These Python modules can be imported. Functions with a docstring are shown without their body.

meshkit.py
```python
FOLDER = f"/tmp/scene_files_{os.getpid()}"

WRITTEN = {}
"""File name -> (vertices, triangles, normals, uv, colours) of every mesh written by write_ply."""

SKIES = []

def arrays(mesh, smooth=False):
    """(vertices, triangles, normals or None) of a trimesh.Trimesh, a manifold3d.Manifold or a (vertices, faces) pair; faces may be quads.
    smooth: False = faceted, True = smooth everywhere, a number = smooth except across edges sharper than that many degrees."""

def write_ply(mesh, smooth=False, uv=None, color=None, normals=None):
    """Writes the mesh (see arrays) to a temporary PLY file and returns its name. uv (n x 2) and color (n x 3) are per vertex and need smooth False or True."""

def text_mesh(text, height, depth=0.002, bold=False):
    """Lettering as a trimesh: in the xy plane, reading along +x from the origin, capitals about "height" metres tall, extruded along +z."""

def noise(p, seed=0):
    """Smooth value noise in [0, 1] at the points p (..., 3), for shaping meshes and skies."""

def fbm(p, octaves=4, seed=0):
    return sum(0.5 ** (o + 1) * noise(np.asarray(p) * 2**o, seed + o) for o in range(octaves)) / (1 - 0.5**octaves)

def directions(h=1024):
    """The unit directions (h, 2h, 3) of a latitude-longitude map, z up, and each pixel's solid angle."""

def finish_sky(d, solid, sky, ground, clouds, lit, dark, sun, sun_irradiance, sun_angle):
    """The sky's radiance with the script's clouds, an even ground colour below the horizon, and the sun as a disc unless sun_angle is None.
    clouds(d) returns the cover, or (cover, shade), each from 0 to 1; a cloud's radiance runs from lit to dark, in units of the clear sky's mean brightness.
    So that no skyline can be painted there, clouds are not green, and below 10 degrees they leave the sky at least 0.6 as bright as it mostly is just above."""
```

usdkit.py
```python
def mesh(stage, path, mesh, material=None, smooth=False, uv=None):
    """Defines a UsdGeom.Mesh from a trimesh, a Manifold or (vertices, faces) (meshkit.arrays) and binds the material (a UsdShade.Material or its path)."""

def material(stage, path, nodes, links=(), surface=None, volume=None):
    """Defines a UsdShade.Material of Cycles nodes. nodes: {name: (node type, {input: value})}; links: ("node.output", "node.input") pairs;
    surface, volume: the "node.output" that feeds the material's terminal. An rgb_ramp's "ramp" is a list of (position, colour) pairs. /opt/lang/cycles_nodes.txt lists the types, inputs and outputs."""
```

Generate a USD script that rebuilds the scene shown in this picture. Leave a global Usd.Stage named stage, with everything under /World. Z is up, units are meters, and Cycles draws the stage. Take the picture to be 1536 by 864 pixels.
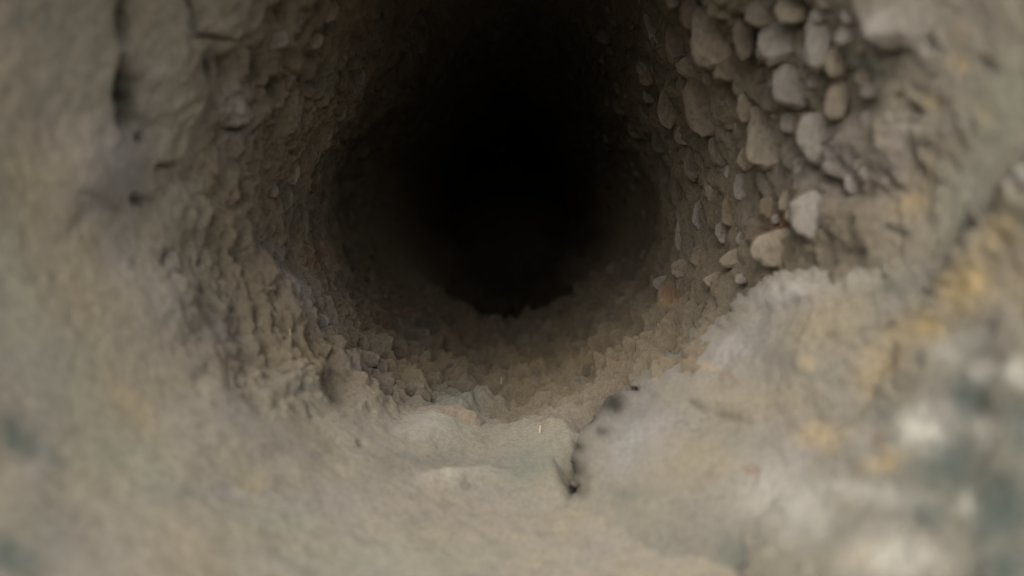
import math, random
import numpy as np
import trimesh
import shapely
from shapely.geometry import Polygon, LineString
import usdkit
from meshkit import fbm, noise
from pxr import Usd, UsdGeom, UsdLux, UsdShade, Gf, Sdf, Vt

stage = Usd.Stage.CreateInMemory()
UsdGeom.SetStageUpAxis(stage, UsdGeom.Tokens.z)
UsdGeom.SetStageMetersPerUnit(stage, 1.0)
UsdGeom.Xform.Define(stage, '/World')

# ------------------------------------------------------------------ camera
F = 1200.0                      # focal length in pixels of a 1536 wide picture
VPX, VPY = 768.0, 318.0         # where the hole's axis runs to
PITCH = math.atan((432.0 - VPY) / F)
PHI = math.pi / 2 - PITCH
cam = UsdGeom.Camera.Define(stage, '/World/camera')
cam.CreateHorizontalApertureAttr(36.0)
cam.CreateVerticalApertureAttr(36.0 * 9 / 16)
cam.CreateFocalLengthAttr(36.0 * F / 1536)
cam.CreateClippingRangeAttr(Gf.Vec2f(0.01, 500))
cam.CreateFStopAttr(3.1)
cam.CreateFocusDistanceAttr(0.86)
cam.CreateExposureAttr(0.34)
cam.AddRotateXOp().Set(math.degrees(PHI))

# ------------------------------------------------------------------ sky and soft sun (overcast, high, behind the viewer's left shoulder)
SUN = np.array([-0.15, -0.80, 0.53]); SUN /= np.linalg.norm(SUN)
ELEV, ROT = math.asin(SUN[2]), math.atan2(SUN[0], SUN[1])
skym = usdkit.material(stage, '/World/Looks/sky', {
    'sky': ('sky_texture', {'sky_type': 'single_scattering', 'sun_disc': False, 'sun_elevation': ELEV, 'sun_rotation': ROT, 'aerosol_density': 3.0}),
    'grey': ('hsv', {'saturation': 0.45}),
    'b': ('background_shader', {'strength': 0.15})},
    [('sky.color', 'grey.color'), ('grey.color', 'b.color')], surface='b.background')
dome = UsdLux.DomeLight.Define(stage, '/World/sky')
UsdShade.MaterialBindingAPI.Apply(dome.GetPrim()).Bind(skym)
dome.GetPrim().SetCustomDataByKey('kind', 'structure')
sun = UsdLux.DistantLight.Define(stage, '/World/sun')
sun.CreateNormalizeAttr(True); sun.CreateIntensityAttr(0.12); sun.CreateAngleAttr(30.0)
sun.CreateColorAttr(Gf.Vec3f(1.0, 0.95, 0.88))
zax = SUN; xax = np.cross([0, 0, 1.0], zax); xax /= np.linalg.norm(xax); yax = np.cross(zax, xax)
mt = Gf.Matrix4d(*[*xax, 0, *yax, 0, *zax, 0, 0, 0, 0, 1]); sun.AddTransformOp().Set(mt)

# ------------------------------------------------------------------ helpers
def to_tan(px, py):
    """pixel of the 1536 x 864 photograph -> direction (u, 1, v)"""
    a, b = (np.asarray(px, float) - 768) / F, (432 - np.asarray(py, float)) / F
    y, z = b * math.cos(PHI) + math.sin(PHI), b * math.sin(PHI) - math.cos(PHI)
    return a / y, z / y

def to_pix(P):
    y, z = P[..., 1], P[..., 2]
    dep = np.maximum(y * math.sin(PHI) - z * math.cos(PHI), 1e-3)
    return 768 + F * P[..., 0] / dep, 432 - F * (y * math.cos(PHI) + z * math.sin(PHI)) / dep

def sstep(a, b, x):
    t = np.clip((np.asarray(x, float) - a) / (b - a), 0, 1)
    return t * t * (3 - 2 * t)

def blobs(px, py, items, warp=0.0, wscale=28.0, seed=5, hard=1.0):
    """soft-edged patches of a stain or dent; each (x, y, rx, ry, angle, amount)"""
    if warp:
        q = np.stack([px / wscale, py / wscale, np.zeros_like(px)], -1)
        px = px + warp * 2 * (fbm(q, 3, seed) - 0.5)
        py = py + warp * 2 * (fbm(q + 31.7, 3, seed + 7) - 0.5)
    out = np.zeros_like(px)
    for x, y, rx, ry, a, amt in items:
        c, s = math.cos(math.radians(a)), math.sin(math.radians(a))
        dx, dy = px - x, py - y
        q = ((dx * c + dy * s) / rx) ** 2 + ((-dx * s + dy * c) / ry) ** 2
        out = np.maximum(out, amt * np.exp(-q ** hard))
    return out

counts = {}
def numbered(path):
    n = counts.get(path, 0); counts[path] = n + 1
    return path if n == 0 else f'{path}_{n:03d}'

def put(path, v, f, material, normals=True, masks=None):
    v = np.asarray(v, float); f = np.asarray(f, int)
    m = usdkit.mesh(stage, path, (v, f), material, smooth=True if normals else False)
    if masks is not None:
        for nm, arr in masks.items():
            UsdGeom.PrimvarsAPI(m).CreatePrimvar(nm, Sdf.ValueTypeNames.Color3fArray, 'vertex').Set(Vt.Vec3fArray.FromNumpy(np.asarray(arr, np.float32)))
    return m

def describe(prim, label=None, category=None, group=None, kind=None):
    p = prim.GetPrim() if hasattr(prim, 'GetPrim') else prim
    for k, x in (('label', label), ('category', category), ('group', group), ('kind', kind)):
        if x: p.SetCustomDataByKey(k, x)
    return p

def grid_faces(n, m, wrap=False):
    i, j = np.meshgrid(np.arange(n if wrap else n - 1), np.arange(m - 1), indexing='ij')
    i2 = (i + 1) % n
    return np.stack([i * m + j, i * m + j + 1, i2 * m + j + 1, i2 * m + j], -1).reshape(-1, 4)

# ------------------------------------------------------------------ materials
def rock_material(name, tan, grey, dark, stained=True, dirt=0.5, bumpd=0.0016, scale=1.0):
    n = {
        'g': ('geometry', {}),
        'stretch': ('mapping', {'scale': (1, 1, 0.5)}),
        'n1': ('noise_texture', {'scale': 16 * scale, 'detail': 5, 'roughness': 0.6, 'distortion': 0.4}),
        'r1': ('rgb_ramp', {'ramp': [(0.36, (0, 0, 0)), (0.64, (1, 1, 1))]}),
        'c1': ('mix', {'color1': tan, 'color2': grey}),
        'n2': ('noise_texture', {'scale': 60 * scale, 'detail': 6, 'roughness': 0.65, 'distortion': 0.3}),
        'r2': ('rgb_ramp', {'ramp': [(0.47, (0, 0, 0)), (0.72, (dirt, dirt, dirt))]}),
        'c2': ('mix', {'color2': dark}),
        'n3': ('noise_texture', {'scale': 330 * scale, 'detail': 4, 'roughness': 0.7}),
        'r3': ('rgb_ramp', {'ramp': [(0.25, (0.66, 0.64, 0.62)), (0.5, (0.98, 0.98, 0.98)), (0.78, (1.28, 1.25, 1.2))]}),
        'c3': ('mix', {'mix_type': 'multiply', 'fac': 1.0}),
        'nb': ('noise_texture', {'scale': 190 * scale, 'detail': 6, 'roughness': 0.68}),
        'b': ('bump', {'strength': 0.8, 'distance': bumpd}),
        'p': ('principled_bsdf', {'roughness': 0.93, 'specular_ior_level': 0.18, 'diffuse_roughness': 0.6}),
    }
    l = [('g.position', 'stretch.vector'), ('g.position', 'n1.vector'), ('stretch.vector', 'n2.vector'), ('stretch.vector', 'n3.vector'), ('g.position', 'nb.vector'),
         ('n1.fac', 'r1.fac'), ('r1.color', 'c1.fac'), ('n2.fac', 'r2.fac'), ('r2.color', 'c2.fac'), ('c1.color', 'c2.color1'),
         ('n3.fac', 'r3.fac'), ('nb.fac', 'b.height'), ('b.normal', 'p.normal')]
    last = 'c2.color'
    if stained:
        n['a'] = ('attribute', {'attribute': 'stain'}); n['s'] = ('separate_color', {})
        n['a2'] = ('attribute', {'attribute': 'crust'}); n['s2'] = ('separate_color', {})
        l += [('a.color', 's.color'), ('a2.color', 's2.color')]
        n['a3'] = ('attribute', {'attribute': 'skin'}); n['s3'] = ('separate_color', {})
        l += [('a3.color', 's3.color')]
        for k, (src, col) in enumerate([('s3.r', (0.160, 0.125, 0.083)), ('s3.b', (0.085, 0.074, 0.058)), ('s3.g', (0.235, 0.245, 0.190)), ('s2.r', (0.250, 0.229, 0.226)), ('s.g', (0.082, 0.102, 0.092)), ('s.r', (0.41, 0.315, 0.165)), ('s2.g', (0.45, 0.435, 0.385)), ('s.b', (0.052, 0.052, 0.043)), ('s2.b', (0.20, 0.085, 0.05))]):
            n[f'm{k}'] = ('mix', {'color2': col})
            l += [(src, f'm{k}.fac'), (last, f'm{k}.color1')]
            last = f'm{k}.color'
    l += [(last, 'c3.color1'), ('r3.color', 'c3.color2'), ('c3.color', 'p.base_color')]
    return usdkit.material(stage, '/World/Looks/' + name, n, l, surface='p.BSDF')

TAN, GREY, DARK = (0.264, 0.236, 0.180), (0.234, 0.215, 0.186), (0.115, 0.104, 0.080)
M_wall = rock_material('mortar_and_stone', TAN, GREY, DARK)
M_ledge = rock_material('pale_rock', (0.208, 0.190, 0.146), (0.198, 0.185, 0.161), (0.17, 0.145, 0.11), dirt=0.3)
M_stone = {
    'tan': rock_material('tan_stone', (0.266, 0.222, 0.163), (0.229, 0.204, 0.170), (0.118, 0.100, 0.074), False),
    'grey': rock_material('grey_stone', (0.250, 0.226, 0.196), (0.265, 0.243, 0.218), (0.141, 0.130, 0.115), False),
    'brown': rock_material('brown_stone', (0.200, 0.159, 0.111), (0.181, 0.155, 0.126), (0.089, 0.074, 0.056), False),
    'dark': rock_material('dark_stone', (0.165, 0.142, 0.108), (0.15, 0.135, 0.112), (0.085, 0.076, 0.062), False),
    'pale': rock_material('pale_stone', (0.370, 0.337, 0.281), (0.333, 0.318, 0.289), (0.222, 0.192, 0.148), False, 0.3),
    'orange': rock_material('orange_stone', (0.326, 0.174, 0.074), (0.244, 0.148, 0.081), (0.104, 0.074, 0.052), False),
}
M_ground = rock_material('bare_ground', (0.30, 0.26, 0.20), (0.26, 0.23, 0.18), (0.16, 0.14, 0.11), False, scale=0.15)
M_streak = usdkit.material(stage, '/World/Looks/streak', {'p': ('principled_bsdf', {'base_color': (0.52, 0.45, 0.31), 'roughness': 0.6})}, surface='p.BSDF')

# ------------------------------------------------------------------ the hole: radius over angle and depth
R0, MOUTH, DEEP = 0.20, 0.23, 4.2

def base_radius(th, d):
    """smooth shape of the hole, th: angle seen from the viewer (0 = right, 90 deg = up)"""
    P = np.stack([np.cos(th) * 1.3, np.sin(th) * 1.3, d * 2.2], -1)
    r = R0 * (1 + 0.09 * (fbm(P + 9.3, 3, 11) - 0.5))
    down = np.exp(-((np.arctan2(np.sin(th + math.pi / 2), np.cos(th + math.pi / 2))) / 0.95) ** 2)
    up = np.exp(-((np.arctan2(np.sin(th - math.pi / 2), np.cos(th - math.pi / 2))) / 0.55) ** 2)
    # the floor keeps a bank of rubble, then drops into the dark behind it
    r = r + 0.015 * sstep(0.6, 1.1, d) + down * (0.055 * sstep(0.42, 1.6, d) + 0.14 * sstep(2.0, 2.45, d))
    # the roof arches higher further in
    r = r + up * 0.12 * sstep(0.38, 0.85, d)
    left = np.exp(-((np.mod(th, 2 * np.pi) - math.pi) / 0.8) ** 2)
    r = r + left * (0.035 * sstep(0.40, 1.5, d) + 0.07 * sstep(0.85, 1.6, d))
    side = np.exp(-(np.arctan2(np.sin(th), np.cos(th)) / 0.7) ** 2)
    r = r + side * 0.06 * sstep(0.9, 1.7, d)                           # and the left side widens
    r = r + 0.16 * np.exp(-np.maximum(d - MOUTH, 0) / 0.022) + (0.05 + 0.06 * left - 0.025 * down) * np.exp(-np.maximum(d - MOUTH, 0) / 0.13)           # the mouth flares open
    return r

DENTS0 = [  # x, y, rx, ry, angle, depth in metres: cracks and holes of the wall
    (188, 140, 12, 42, 0, 0.016), (186, 30, 9, 34, 0, 0.010), (206, 205, 7, 8, 0, 0.007), (206, 300, 11, 6, 30, 0.009),
    (304, 95, 5, 18, 4, 0.010), (331, 98, 4, 13, 0, 0.008), (379, 104, 6, 17, 14, 0.012), (404, 130, 5, 14, 10, 0.012),
    (283, 20, 4, 26, -14, 0.008), (310, 52, 26, 3, -4, 0.006), (425, 20, 5, 20, 30, 0.010), (352, 182, 20, 4, -30, 0.007),
    (352, 285, 8, 16, -15, 0.012), (310, 325, 5, 14, 0, 0.008), (345, 385, 4, 12, 0, 0.006), (245, 250, 14, 5, -10, 0.006),
    (150, 300, 42, 7, 18, 0.006), (120, 330, 9, 24, 30, 0.004), (245, 385, 5, 12, 0, 0.006), (540, 665, 6, 6, 0, 0.006), (430, 560, 32, 4, 30, 0.006), (530, 530, 16, 4, 40, 0.008),
    (1310, 48, 26, 8, 36, 0.014), (1345, 76, 26, 6, -8, 0.010), (1402, 55, 5, 34, 0, 0.006), (1480, 95, 6, 17, -30, 0.004), (1350, 145, 5, 5, 0, 0.006),
    (1371, 163, 5, 10, -10, 0.006), (1367, 186, 15, 4, 6, 0.005), (1380, 218, 14, 4, 20, 0.005), (1392, 115, 25, 4, 0, 0.003),
    (1250, 265, 34, 7, 38, 0.016), (1252, 225, 4, 32, 22, 0.010), (1343, 348, 17, 6, 40, 0.007), (1290, 378, 20, 6, 0, 0.004), (1135, 250, 9, 18, 0, 0.014),
    (1178, 325, 7, 30, -32, 0.018), (1142, 355, 9, 12, 0, 0.014), (1105, 425, 10, 9, 0, 0.012), (1130, 80, 7, 30, -8, 0.016), (1165, 100, 24, 5, 0, 0.012), (1145, 160, 6, 24, -30, 0.012),
    (885, 625, 24, 10, -35, 0.030), (876, 668, 12, 20, -30, 0.025), (922, 603, 24, 20, 0, 0.045), (862, 703, 18, 30, -20, 0.035), (755, 470, 40, 8, 0, 0.010), (700, 600, 6, 30, -22, 0.004),
]
DENTS = [(x, y, rx, ry, a, t * (0.45 if x > 1290 else 0.4 if (x < 160 or ry > 100) else 1.0)) for x, y, rx, ry, a, t in DENTS0]
BUMPS = [
    (335, 150, 30, 36, 0, 0.010), (150, 250, 70, 60, 0, 0.006), (160, 215, 22, 20, 0, 0.005), (1345, 30, 48, 36, 10, 0.014), (1270, 230, 34, 50, 18, 0.010), (1330, 200, 40, 40, 0, 0.005),
    (670, 640, 52, 30, -6, 0.012), (690, 715, 50, 12, -4, 0.009), (1290, 335, 60, 40, 20, 0.008), (410, 440, 26, 70, -32, 0.016), (345, 30, 40, 40, 0, 0.008),
    (270, 120, 40, 120, 0, 0.006), (240, 450, 60, 40, 20, 0.006), (360, 640, 90, 40, 20, 0.005), (800, 640, 60, 30, 0, 0.007),
]
NT, ND = 1440, 720
th1 = np.linspace(0, 2 * np.pi, NT, endpoint=False)
d1 = np.exp(np.linspace(math.log(MOUTH), math.log(DEEP), ND))
TH, D = np.meshgrid(th1, d1, indexing='ij')
Rb = base_radius(TH, D)
P0 = np.stack([Rb * np.cos(TH), D, Rb * np.sin(TH)], -1)
PX, PY = to_pix(P0)
rho = Rb / D
fl = sstep(-0.45, -0.95, np.sin(TH))                               # the floor is smooth plaster further in than the sides
rt = sstep(0.3, 0.9, np.cos(TH)) * sstep(-0.4, 0.1, np.sin(TH))
rough = 0.06 + 0.94 * sstep(0.50 - 0.20 * fl + 0.10 * rt, 0.33 - 0.09 * fl + 0.07 * rt, rho)                       # plaster near the mouth, rubble further in
right = sstep(-0.25, 0.35, np.cos(TH)) * sstep(-0.75, -0.2, np.sin(TH)) * sstep(0.50, 0.40, rho)
disp = 0.020 * (fbm(P0 * 13, 2, 3) - 0.5) * (0.15 + 0.85 * rough)
disp += 0.0032 * rough * (fbm(P0 * np.array([330, 330, 230]), 2, 14) - 0.5)
disp += 0.010 * rough * (fbm(P0 * 42, 3, 4) - 0.5)
disp += 0.0080 * (0.10 + 0.90 * rough) * (fbm(P0 * np.array([150, 150, 95]), 3, 6) - 0.5)
rid = 1 - np.abs(2 * fbm(P0 * np.array([34, 34, 22]) + 3.1, 3, 21) - 1)  # broken joints between lumps
disp += rough * sstep(-0.3, -0.8, np.sin(TH)) * (0.055 * (fbm(P0 * np.array([30, 18, 30]), 3, 33) - 0.5) + 0.022 * (fbm(P0 * np.array([80, 45, 80]), 2, 35) - 0.5)) 
disp += 0.004 * rough * (1 - right) * (1 - 0.7 * fl) * sstep(0.86, 0.985, rid)
# clods: small domes crowding all over the broken part of the wall
from scipy.spatial import cKDTree
cr = np.random.default_rng(31)
ct, cd = cr.uniform(0, 2 * np.pi, 5200), np.exp(cr.uniform(math.log(0.36), math.log(2.6), 5200))
cb = base_radius(ct, cd)
cp = np.stack([cb * np.cos(ct), cd, cb * np.sin(ct)], -1)
csize = cr.uniform(0.006, 0.017, 5200) * np.sqrt(cd / 0.7)
near = rough > 0.12
Pn = P0[near]
Pn = Pn + 0.009 * np.stack([fbm(Pn * 70 + k * 9.1, 2, 50 + k) - 0.5 for k in range(3)], -1)
dist, idx = cKDTree(cp).query(Pn, k=3)
dome = (csize[idx] * np.sqrt(np.clip(1 - (dist / (1.15 * csize[idx])) ** 2, 0, 1))).max(1)
clod = np.zeros_like(Rb); clod[near] = dome
disp -= 0.42 * clod * rough
disp += blobs(PX, PY, DENTS, 7, 18, 5, 1.2) - blobs(PX, PY, BUMPS, 12, 34, 9, 1.3)
disp += 0.002 * right
R = np.maximum(Rb + disp, 0.05)
P = np.stack([R * np.cos(TH), D, R * np.sin(TH)], -1)

def wall_depth(px, py, Rr=Rb):
    """depth at which the ray of a pixel meets the wall"""
    u, v = to_tan(px, py)
    th, ro = np.mod(np.arctan2(v, u), 2 * np.pi), np.hypot(u, v)
    i = np.round(th / (2 * np.pi) * NT).astype(int) % NT
    hit = (Rr / D)[i] <= np.asarray(ro)[..., None]
    return np.where(hit.any(-1), d1[np.argmax(hit, -1)], DEEP)

# stains of the wall: yellow, green grey, black (moss and cracks; undercut shade painted by the ledge) | lilac grey, white, rust
YEL = [(1440, 88, 14, 12, 0, .45), (1448, 98, 9, 7, 0, .6), (1392, 150, 14, 11, 0, .5), (1366, 308, 18, 16, 0, .45), (1470, 170, 14, 22, 0, .3), (1436, 45, 12, 12, 0, .4), (1380, 260, 10, 40, 0, .25),
       (190, 600, 60, 22, 30, .28), (110, 420, 50, 120, -20, .2), (385, 730, 18, 6, 0, .4), (180, 88, 7, 7, 0, .6), (1010, 455, 10, 12, 0, .4), (60, 300, 50, 150, -10, .18),
       (820, 550, 130, 34, -12, .26), (640, 560, 60, 26, 0, .22), (455, 520, 40, 40, 0, .15)]
GRN = [ (30, 655, 50, 26, 30, .85), (85, 692, 30, 16, 20, .6), (15, 835, 60, 40, 20, .8), (60, 790, 60, 60, 0, .35),
       (1300, 100, 40, 30, 0, .4), (1250, 60, 30, 60, 0, .25), (680, 610, 40, 30, 0, .45), (640, 690, 80, 14, 0, .3), (790, 700, 60, 30, 0, .4), (30, 20, 12, 22, 0, .5), (64, 30, 8, 30, -8, .5), (440, 590, 60, 16, 20, .3),
        (110, 780, 20, 16, 0, .4), (280, 740, 40, 12, 0, .25)]
BLK = [(189, 140, 18, 50, 0, 1.1), (187, 30, 13, 40, 0, .8), (206, 203, 9, 9, 0, .6), (206, 300, 11, 6, 30, .75), (304, 95, 6, 19, 4, .7), (331, 98, 4, 12, 0, .6), (379, 104, 7, 18, 14, .75), (404, 130, 6, 14, 10, .75),
       (283, 20, 4, 26, -14, .5), (310, 52, 26, 3, -4, .45), (425, 20, 5, 20, 30, .6), (352, 182, 20, 4, -30, .5), (352, 285, 8, 16, -15, .6), (150, 300, 40, 8, 18, .30), (480, 30, 34, 22, 0, .4), (470, 110, 30, 30, 0, .4),
       (1310, 48, 22, 8, 36, .65), (1345, 76, 24, 6, -8, .5), (1480, 95, 6, 16, -30, .6), (1350, 145, 5, 4, 0, .6), (1371, 163, 5, 10, -10, .6), (1367, 186, 12, 3, 6, .5), (1252, 268, 26, 8, 40, .6), (1343, 348, 14, 5, 40, .7),
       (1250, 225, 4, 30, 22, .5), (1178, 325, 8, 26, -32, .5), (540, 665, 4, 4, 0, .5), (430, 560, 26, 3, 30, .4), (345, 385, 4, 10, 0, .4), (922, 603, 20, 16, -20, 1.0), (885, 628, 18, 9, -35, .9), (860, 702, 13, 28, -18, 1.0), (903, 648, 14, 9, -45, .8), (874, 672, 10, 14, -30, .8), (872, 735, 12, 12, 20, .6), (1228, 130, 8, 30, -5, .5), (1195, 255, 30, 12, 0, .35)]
LIL = [(165, 235, 60, 60, 0, .6), (130, 290, 40, 40, 0, .5), (180, 380, 30, 50, 0, .45), (340, 155, 34, 40, 0, .55), (425, 430, 24, 70, -32, .6), (330, 490, 40, 26, 20, .4), (550, 560, 60, 20, 20, .35), (1265, 230, 40, 60, 18, .5), (1215, 70, 18, 50, 0, .55),
       (1210, 250, 40, 30, 0, .4), (1340, 30, 50, 34, 0, .5), (1330, 240, 40, 70, 0, .25), (330, 740, 40, 12, 10, .5), (480, 490, 30, 30, 0, .4), (460, 760, 160, 18, 0, .25), (1360, 200, 40, 40, 0, .3)]
WHT = [(1340, 25, 22, 16, 0, .35), (650, 640, 60, 26, 0, .30), (690, 715, 44, 9, -4, .4), (1390, 70, 20, 16, 0, .2), (335, 150, 10, 20, 0, .12), (100, 100, 90, 120, 0, .10)]
RST = [(690, 497, 24, 12, 0, .5), (470, 385, 20, 24, 0, .35), (1165, 335, 14, 14, 0, .6), (1150, 355, 10, 8, 0, .4), (590, 470, 30, 16, 0, .3), (1010, 440, 12, 16, 0, .35), (390, 400, 14, 20, 0, .2)]
def stains(px, py, sets, warp=16, ws=30):
    return {'stain': np.clip(np.stack([blobs(px, py, s, warp, ws, 40 + 3 * k) for k, s in enumerate(sets[:3])], -1), 0, 1).reshape(-1, 3),
            'crust': np.clip(np.stack([blobs(px, py, s, warp, ws, 60 + 3 * k) for k, s in enumerate(sets[3:])], -1), 0, 1).reshape(-1, 3)}

hole = UsdGeom.Xform.Define(stage, '/World/rock_hole')
describe(hole, 'deep round hole running back into a wall of rough mortar and embedded stones', 'hole')
verts = np.vstack([P.reshape(-1, 3), [[0, DEEP + 0.15, 0]]])
faces = grid_faces(NT, ND, True)
faces = np.vstack([faces[:, [0, 1, 2]], faces[:, [0, 2, 3]]])
last = np.arange(NT) * ND + ND - 1
faces = np.vstack([faces, np.stack([last, np.full(NT, NT * ND), np.roll(last, -1)], -1)])[:, ::-1]
ms = stains(PX, PY, (YEL, GRN, BLK, LIL, WHT, RST))
broken = np.clip(rough * (0.35 + 1.1 * fbm(P0 * np.array([30, 30, 18]), 4, 77)), 0, 1) * 0.8   # brown earth where the plaster is gone, darkened to add shade deeper in
FILM = [(20, 440, 50, 140, -15, .8), (90, 560, 60, 90, -35, .7), (200, 690, 90, 50, 30, .7), (400, 770, 120, 30, 12, .6), (1500, 165, 46, 90, 18, .9), (1440, 300, 36, 80, 25, .9), (560, 840, 160, 30, 0, .6), (1300, 110, 40, 40, 0, .5), (680, 620, 50, 40, 0, .6), (800, 690, 60, 40, 0, .6)]
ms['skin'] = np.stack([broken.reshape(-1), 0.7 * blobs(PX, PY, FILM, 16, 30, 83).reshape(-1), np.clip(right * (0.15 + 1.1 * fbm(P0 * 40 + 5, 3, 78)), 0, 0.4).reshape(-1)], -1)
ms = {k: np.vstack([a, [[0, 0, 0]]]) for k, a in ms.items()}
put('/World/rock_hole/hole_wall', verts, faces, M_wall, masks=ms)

# the face of the rock round the mouth and the ground before it (outside the picture, added to shape the light)
rr = np.linspace(0, 1, 26)
n = 240
tf = np.linspace(0, 2 * np.pi, n, endpoint=False)
rim = P[(np.arange(n) * (NT // n)), 0]
ring = np.zeros((n, 26, 3))
for k, t in enumerate(rr):
    tgt = np.stack([np.cos(tf) * 2.2, MOUTH - 0.03 - 0.95 * np.clip(np.sin(tf) * 2.2, 0, 2.2), np.clip(np.sin(tf) * 2.2, -0.72, 2.2)], -1)  # leans out overhead: an added overhang that cuts the high sky light
    ring[:, k] = rim * (1 - t ** 1.5) + tgt * t ** 1.5
ring[:, 1:, 1] += 0.06 * (fbm(ring[:, 1:] * 5, 4, 8) - 0.55)
fr = grid_faces(n, 26, True)
m = put('/World/rock_hole/added_outer_face', ring.reshape(-1, 3), fr, rock_material('rock_face_stone', TAN, GREY, DARK, False))
g = np.array([[x, y, -0.68] for x in (-40, 40) for y in (-60, 0.5)], float)
m = put('/World/ground', g, [[0, 2, 3, 1]], M_ground, False)
describe(m, kind='structure')

# ------------------------------------------------------------------ rocks that bulge out of the lower right wall
def bulging_rock(path, poly, width, bulge, sets, dents, step, label, category, seed, material, ext=6, amp=0.018):
    pg = Polygon(poly)
    x0, y0, x1, y1 = pg.bounds
    xs, ys = np.arange(x0 - ext, x1 + ext, step), np.arange(y0 - ext, y1 + ext, step)
    X, Y = np.meshgrid(xs, ys, indexing='ij')
    q = np.stack([X / 26, Y / 26, np.zeros_like(X)], -1)
    Xw, Yw = X + 60 * (fbm(q, 4, seed) - 0.5), Y + 60 * (fbm(q + 17, 3, seed + 1) - 0.5)      # ragged outline
    pts = shapely.points(Xw, Yw)
    s = shapely.distance(pts, pg.exterior) * np.where(shapely.contains(pg, pts), 1, -1)
    u, v = to_tan(X, Y)
    ro, th = np.hypot(u, v), np.mod(np.arctan2(v, u), 2 * np.pi)
    dw = wall_depth(X, Y)
    from scipy.ndimage import gaussian_filter
    dw = gaussian_filter(dw, 3)
    t = np.clip(s / width, 0, 1)
    prof = np.sqrt(1 - (1 - t) ** 2)
    front = dw - bulge(X, Y) * prof
    Q = np.stack([u * front, front, v * front], -1)
    front = front - t ** 0.5 * (1 - 0.75 * sstep(660, 820, Y)) * (amp * 2.4 * (fbm(Q * 16, 3, seed + 2) - 0.5) + 1.3 * amp * (fbm(Q * 50, 3, seed + 3) - 0.5) + 0.5 * amp * (fbm(Q * 150, 3, seed + 4) - 0.5))
    front = front + blobs(X, Y, dents, 8, 20, 5, 1.2)
    front = np.where(s < 0, dw * 1.03 + 0.01, front)
    back = np.maximum(dw * 1.10 + 0.03, front + 0.02)
    keep = s > -ext
    nX, nY = X.shape
    Q = np.stack([u * front, front, v * front], -1).reshape(-1, 3)
    Bk = np.stack([u * back, back, v * back], -1).reshape(-1, 3)
    f = grid_faces(nX, nY)
    f = f[keep.reshape(-1)[f].all(1)]
    f = f[:, ::-1] if False else f
    # side walls along the outline
    e = np.vstack([f[:, [k, (k + 1) % 4]] for k in range(4)])
    key = {}
    for a, b in e: key[(a, b)] = 1
    rim = np.array([(a, b) for a, b in key if (b, a) not in key])
    N = nX * nY
    allf = np.vstack([f, f[:, ::-1] + N, np.stack([rim[:, 1], rim[:, 0], rim[:, 0] + N, rim[:, 1] + N], -1)])
    V = np.vstack([Q, Bk])
    used = np.unique(allf); remap = -np.ones(len(V), int); remap[used] = np.arange(len(used))
    mk = stains(X, Y, sets); mk['skin'] = np.zeros((X.size, 3))
    mk = {k: np.vstack([a, a])[used] for k, a in mk.items()}
    tri = np.vstack([allf[:, [0, 1, 2]], allf[:, [0, 2, 3]]])
    V, tri = V[used], remap[tri]
    if trimesh.Trimesh(V, tri, process=False).volume < 0: tri = tri[:, ::-1]
    describe(put(path, V, tri, material, masks=mk), label, category)

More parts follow.
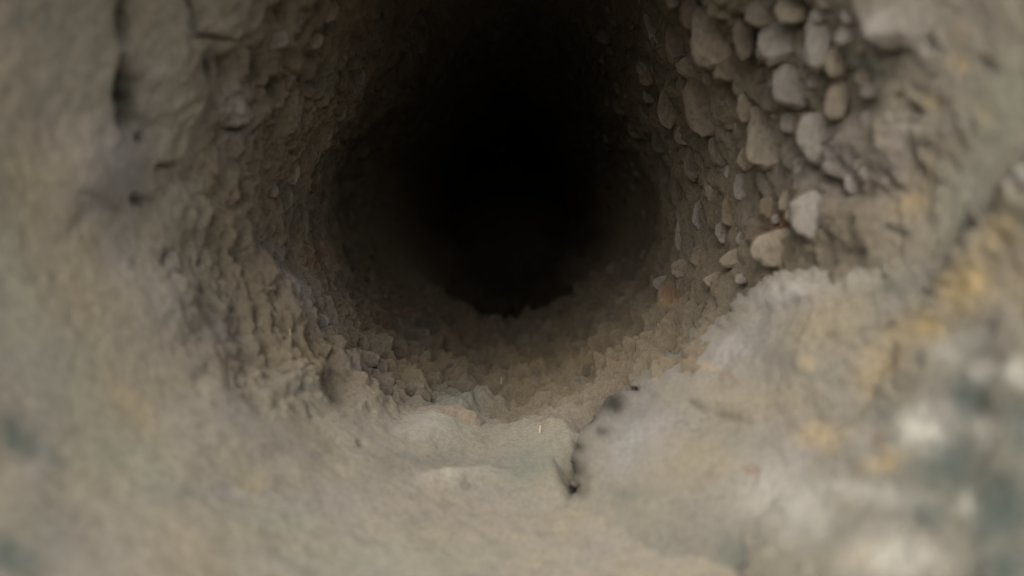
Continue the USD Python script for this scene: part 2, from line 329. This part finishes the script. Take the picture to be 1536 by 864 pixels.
LEDGE = [(848, 700), (862, 655), (905, 625), (938, 575), (985, 535), (1040, 500), (1085, 470), (1130, 425), (1200, 402), (1290, 410), (1352, 398), (1400, 400),
         (1480, 330), (1620, 300), (1620, 760), (1300, 980), (800, 980), (820, 800), (862, 738)]
LUMPS = [(905, 680, 34, 34, 0, .016), (955, 640, 34, 40, 0, .014), (985, 565, 30, 28, 0, .018), (1080, 520, 44, 26, -20, .016), (1180, 438, 44, 22, -10, .014), (1010, 620, 30, 20, 0, .010), (1090, 600, 50, 18, 10, .010), (1200, 520, 60, 40, 0, .008), (1040, 690, 60, 30, 0, .008)]
L_YEL = [(1320, 560, 34, 44, 30, .5), (1225, 650, 34, 16, -20, .5), (1360, 500, 50, 30, -40, .5), (1060, 548, 14, 8, 0, .4), (1215, 545, 12, 14, 0, .4), (1130, 600, 90, 40, 0, .18), (1050, 690, 60, 40, 0, .15), (1245, 480, 60, 50, 0, .2)]
L_GRN = [(1130, 830, 60, 34, 0, .75), (1005, 520, 40, 20, -30, .5), (1330, 430, 30, 14, 0, .4), (1000, 820, 40, 30, 0, .2), (940, 740, 30, 14, 0, .4), (950, 650, 20, 60, 20, .25)]
L_BLK = [(1045, 610, 12, 7, 30, .3), (1085, 628, 30, 6, 8, .25), (868, 700, 12, 28, -18, .9), (922, 603, 20, 16, -20, 1.0), (888, 626, 16, 8, -35, .8), (903, 648, 12, 9, -45, .7), (876, 672, 9, 13, -30, .7), (874, 738, 12, 12, 20, .5)]  # black painted in for the shade of creases and undercut gaps
L_LIL = [(960, 640, 60, 60, 0, .5), (1080, 530, 70, 34, -20, .55), (1180, 440, 60, 26, 0, .6), (1200, 700, 60, 40, 0, .5), (930, 690, 40, 30, 0, .6), (1160, 640, 50, 30, 0, .2)]
L_WHT = [(1160, 740, 60, 50, 0, .5), (1180, 430, 30, 16, 0, .35), (1300, 415, 40, 12, 0, .2), (1230, 740, 70, 40, 0, .35), (950, 660, 40, 30, 0, .15), (1080, 520, 40, 20, 0, .15)]
L_RST = [(1128, 700, 7, 8, 0, .5), (1090, 560, 6, 5, 0, .3)]
L_DENT = [(922, 603, 22, 18, -20, .05), (888, 626, 16, 9, -35, .04), (866, 702, 13, 28, -18, .04), (1045, 612, 14, 7, 30, .006), (1085, 628, 32, 7, 8, .005), (1125, 720, 8, 22, 10, .005), (1110, 430, 14, 12, 0, 0.012), (1075, 565, 30, 5, -30, .004), (890, 720, 30, 10, 50, .010)]
bulging_rock('/World/rock_ledge', LEDGE, 60,
             lambda X, Y: 0.012 - 0.06 * sstep(680, 860, Y) * sstep(1000, 840, X) - 0.03 * sstep(640, 960, Y) * sstep(1400, 900, X) + blobs(X, Y, LUMPS, 14, 30, 3, 1.3) + 0.060 * np.exp(-((X - 930) / 150.0) ** 2) * sstep(500, 600, Y) * sstep(880, 640, Y) + 0.03 * np.exp(-((X - 1120) / 180.0) ** 2 - ((Y - 520) / 120.0) ** 2),
             (L_YEL, L_GRN, L_BLK, L_LIL, L_WHT, L_RST), L_DENT, 2.6,
             'pale lumpy rock ledge jutting over the floor beneath the stones of the right wall', 'rock ledge', 71, M_ledge)

LICH = [(1700, 120), (1536, 235), (1490, 285), (1440, 360), (1385, 440), (1352, 490), (1335, 545), (1290, 600), (1225, 655), (1165, 725), (1125, 790), (1110, 930), (1700, 930)]
C_YEL = [(1450, 425, 44, 40, -50, .95), (1500, 350, 30, 50, 30, .55), (1390, 490, 34, 22, -20, .9), (1330, 690, 34, 14, -15, .7), (1240, 650, 40, 20, -20, .7), (1300, 830, 30, 20, 0, .35), (1520, 330, 20, 20, 0, .5), (1340, 540, 20, 40, 20, .5), (1530, 420, 30, 60, 0, .35)]
C_GRN = [(1455, 595, 34, 40, 0, .95), (1420, 690, 70, 60, 20, .9), (1500, 760, 60, 70, 20, 1.0), (1390, 765, 40, 30, 0, .8), (1330, 625, 34, 14, -20, .5), (1530, 640, 30, 60, 0, .8), (1250, 800, 40, 30, 0, .3), (1460, 520, 30, 16, 0, .4), (1510, 850, 60, 40, 0, .9)]
C_BLK = [(1495, 284, 10, 8, 0, .7), (1410, 402, 16, 10, -30, .45), (1500, 740, 40, 40, 0, .22), (1320, 660, 10, 8, 0, .35)]
C_LIL = [(1510, 260, 30, 20, -30, .6), (1490, 330, 20, 24, 0, .3), (1410, 360, 20, 20, 0, .5)]
C_WHT = [(1385, 645, 40, 32, 0, .95), (1475, 560, 24, 20, 0, .8), (1448, 757, 16, 16, 0, .7), (1525, 255, 20, 24, 0, .5), (1530, 560, 40, 20, 0, .7), (1340, 835, 70, 40, 10, .75), (1300, 740, 80, 20, 10, .6), (1200, 760, 60, 60, 0, .6), (1430, 520, 40, 20, -20, .5), (1485, 650, 20, 20, 0, .5), (1290, 660, 30, 30, 0, .3)]
bulging_rock('/World/lichen_rock', LICH, 230,
             lambda X, Y: 0.040 + 0 * X, (C_YEL, C_GRN, C_BLK, C_LIL, C_WHT, [(1315, 665, 12, 14, 0, .4), (1360, 480, 8, 8, 0, .2)]),
             [(1494, 285, 10, 8, 0, 0.006), (1410, 400, 22, 10, -40, 0.003), (1455, 600, 30, 40, 0, 0.008), (1430, 690, 60, 40, 0, 0.008)], 3.2,
             'blurred foreground rock with yellow, white and grey green lichen filling the bottom right corner', 'rock', 91, M_ledge, amp=0.010)

# ------------------------------------------------------------------ stones set in the wall, one by one
rng = np.random.default_rng(12)
random.seed(4)
ICO = {k: trimesh.creation.icosphere(subdivisions=k) for k in (2, 3)}
def stone_shape(c, axes, frame, seed, sub, lump=0.42):
    v = np.array(ICO[sub].vertices)
    n1 = fbm(v * 1.1 + seed * 7.3, 2, seed % 97)
    n2 = fbm(v * 3.2 + seed * 3.1, 3, seed % 89)
    n3 = fbm(v * 8.0 + seed * 1.7, 2, seed % 83)
    v = np.sign(v) * np.abs(v) ** 0.86                                # a little blocky
    v = v * (1 + lump * 1.5 * (n1 - 0.5) + lump * 0.9 * (n2 - 0.5) + lump * 0.3 * (n3 - 0.5))[:, None]
    return c + (v * axes) @ frame, ICO[sub].faces

def place(path, x, y, rx, ry, ang, material, proud=0.35, seed=0, label=None, lump=0.32, third=None):
    d = float(wall_depth(np.array(x), np.array(y)))
    u, v = (float(t) for t in to_tan(x, y))
    dirv = np.array([u, 1.0, v])
    rd = np.array([u, 0, v]); rd /= max(np.linalg.norm(rd), 1e-6)    # outwards from the axis
    ax, az = rx * d / F, ry * d / F
    ay = third if third else 0.62 * (ax + az)
    c = dirv * d
    c = c + rd * (min(ax, az) * (0.5 - proud))
    a = math.radians(ang)
    ex = np.array([math.cos(a), 0, -math.sin(a)]); ez = np.array([math.sin(a), 0, math.cos(a)]); ey = np.array([0, 1.0, 0])
    ey = ey + 0.35 * rd; ey /= np.linalg.norm(ey)
    V, Fc = stone_shape(c, np.array([ax, ay, az]), np.stack([ex, ey, ez]), seed, 3 if max(rx, ry) > 13 else 2, lump)
    p = describe(put(path, V, Fc, material), label)
    return p

SET = [  # x, y, half width, half height, clockwise turn, look
    (980, 40, 10, 28, -18, 'grey'), (1016, 68, 18, 27, 0, 'brown'), (1040, 106, 24, 14, 20, 'tan'), (1069, 56, 31, 40, -8, 'tan'), (1092, 96, 25, 28, 0, 'brown'), (1059, 158, 31, 40, 0, 'brown'),
    (1006, 157, 16, 31, 8, 'tan'), (1027, 204, 13, 14, 0, 'grey'), (936, 157, 15, 14, 0, 'brown'), (956, 192, 15, 13, 30, 'dark'), (992, 206, 16, 23, 0, 'dark'), (973, 165, 14, 18, 0, 'dark'),
    (1115, 54, 14, 32, 0, 'brown'), (1171, 66, 35, 27, -22, 'grey'), (1187, 130, 32, 31, 10, 'grey'), (1160, 148, 16, 20, 0, 'dark'), (1122, 150, 14, 27, 12, 'tan'), (1140, 172, 17, 10, 20, 'tan'),
    (1108, 126, 9, 14, 0, 'tan'), (1149, 208, 31, 40, 8, 'tan'), (1226, 204, 29, 33, 15, 'grey'), (1112, 193, 12, 16, 0, 'dark'), (1224, 62, 17, 40, 0, 'grey'), (1226, 325, 42, 33, -8, 'grey'),
    (1166, 371, 37, 24, -14, 'tan'), (1073, 278, 15, 24, 6, 'brown'), (1114, 279, 13, 18, 0, 'grey'), (1098, 317, 16, 23, 0, 'brown'), (1053, 322, 13, 21, 0, 'grey'), (1087, 347, 14, 15, 0, 'grey'),
    (1025, 352, 12, 25, 0, 'tan'), (1028, 403, 20, 13, -10, 'tan'), (1076, 420, 18, 11, -10, 'tan'), (958, 432, 22, 12, -14, 'brown'), (1198, 281, 10, 10, 0, 'tan'), (1218, 271, 10, 9, 0, 'brown'),
    (1105, 385, 22, 12, -24, 'tan'), (1057, 385, 22, 11, -20, 'brown'), (1000, 425, 17, 12, -10, 'grey'), (1124, 335, 10, 18, 0, 'brown'), (1020, 292, 11, 22, 0, 'dark'), (1042, 245, 14, 22, 0, 'dark'),
    (1080, 225, 16, 22, 0, 'dark'), (1000, 255, 12, 22, 0, 'dark'), (1120, 238, 13, 16, 0, 'tan'), (1150, 270, 16, 22, 0, 'dark'), (1152, 310, 12, 16, 0, 'brown'), (862, 115, 9, 8, 0, 'grey'),
    (1040, 22, 16, 22, 0, 'brown'), (1085, 12, 22, 16, 0, 'brown'), (1140, 20, 20, 18, 0, 'tan'), (1185, 18, 22, 18, 0, 'tan'), (1252, 150, 14, 26, 10, 'tan'), (1250, 96, 14, 20, 0, 'tan'),
    # left wall and floor
    (510, 441, 12, 10, 0, 'pale'), (693, 498, 28, 18, 0, 'brown'), (637, 492, 26, 24, 0, 'dark'), (440, 160, 20, 26, 0, 'brown'), (415, 60, 22, 20, 0, 'grey'), (470, 60, 18, 20, 0, 'tan'), (455, 330, 14, 24, 0, 'brown'),
    (525, 95, 18, 14, 0, 'brown'), (440, 245, 12, 30, 0, 'tan'), (560, 62, 20, 14, 0, 'brown'), (470, 225, 14, 24, 0, 'dark'), (490, 20, 20, 16, 0, 'tan'), (335, 155, 22, 30, 10, 'grey'), (620, 30, 24, 14, 0, 'dark'),
    (551, 536, 20, 12, 10, 'tan'), (480, 480, 18, 12, 20, 'grey'), (590, 530, 16, 10, 0, 'brown'), (820, 545, 16, 9, 0, 'tan'), (870, 520, 18, 11, -10, 'tan'), (915, 480, 20, 13, -10, 'brown'), (940, 455, 16, 12, 0, 'tan'),
]
for k, (x, y, rx, ry, a, mat) in enumerate(SET):
    g = 1.14 if x > 900 else 1.0
    place(numbered('/World/rock_hole/stone'), x, y, rx * g, ry * g, a, M_stone[mat], 0.38 if 900 < x < 1135 else 0.30 if x > 900 else 0.18, 100 + k)
# smaller ones between them
taken = [(x, y, max(rx, ry)) for x, y, rx, ry, *_ in SET]
def scatter(n, box, r0, r1, mats, ok, seed0, out=(0.25, 0.50)):
    made = tries = 0
    while made < n and tries < n * 60:
        tries += 1
        x, y = rng.uniform(box[0], box[2]), rng.uniform(box[1], box[3])
        r = rng.uniform(r0, r1)
        if not ok(x, y) or any((x - a) ** 2 + (y - b) ** 2 < (0.72 * (c + r)) ** 2 for a, b, c in taken): continue
        taken.append((x, y, r)); made += 1
        place(numbered('/World/rock_hole/stone'), x, y, r * rng.uniform(0.75, 1.2), r * rng.uniform(0.8, 1.35), rng.uniform(-25, 25), M_stone[mats[int(rng.integers(len(mats)))]], rng.uniform(*out), seed0 + made)
scatter(75, (905, 0, 1165, 430), 6, 12, ['tan', 'brown', 'dark', 'grey'], lambda x, y: math.hypot(x - 768, (y - 318)) > 175, 400)
scatter(30, (390, 0, 700, 470), 7, 15, ['brown', 'dark', 'tan', 'grey'], lambda x, y: 200 < math.hypot(x - 768, (y - 318)) < 400 and (x < 560 or y < 110), 600)
scatter(95, (520, 462, 985, 600), 5, 13, ['tan', 'brown', 'brown'], lambda x, y: y > 470 + 0.0009 * (x - 760) ** 2 * (-0.6) and x + 1.4 * (y - 470) < 1060, 800, (0.3, 0.75))
scatter(22, (1175, 0, 1310, 380), 9, 17, ['tan', 'grey'], lambda x, y: True, 950, (0.2, 0.4))

# ------------------------------------------------------------------ loose stones and bright specks on the floor of the hole
place('/World/loose_stone', 668, 632, 62, 34, -6, M_stone['tan'], 0.22, 901, lump=0.42)
describe(stage.GetPrimAtPath('/World/loose_stone'), 'flat wedge shaped stone lying on the floor below the rubble bank', 'stone')
place('/World/loose_stone_001', 694, 496, 17, 9, 0, M_stone['orange'], 0.7, 903)
describe(stage.GetPrimAtPath('/World/loose_stone_001'), 'small rusty orange stone on the far edge of the rubble, before the dark', 'stone')
def streak(path, x, y, h, w, label):  # thin rod that models a bright speck of light
    d = float(wall_depth(np.array(x), np.array(y), R)) * 0.985
    u, v = (float(t) for t in to_tan(x, y)); c = np.array([u, 1, v]) * d
    t = trimesh.creation.cylinder(radius=w * d / F, height=2 * h * d / F, sections=7)
    V = np.array(t.vertices); V[:, 0] += 0.25 * w * d / F * np.sin(V[:, 2] / (h * d / F) * 2)
    describe(put(path, V + c, t.faces, M_streak), label, 'streak')
streak('/World/light_speck', 435, 500, 7, 0.9, 'speck of light modelled as a tiny pale straw standing on the left slope of the hole')
streak('/World/light_speck_001', 752, 571, 5, 0.8, 'speck of light modelled as a tiny pale straw upright in the middle of the rubble bank')
streak('/World/light_speck_002', 810, 644, 6, 1.5, 'speck of light modelled as a short pale straw nearest the jutting rock ledge')
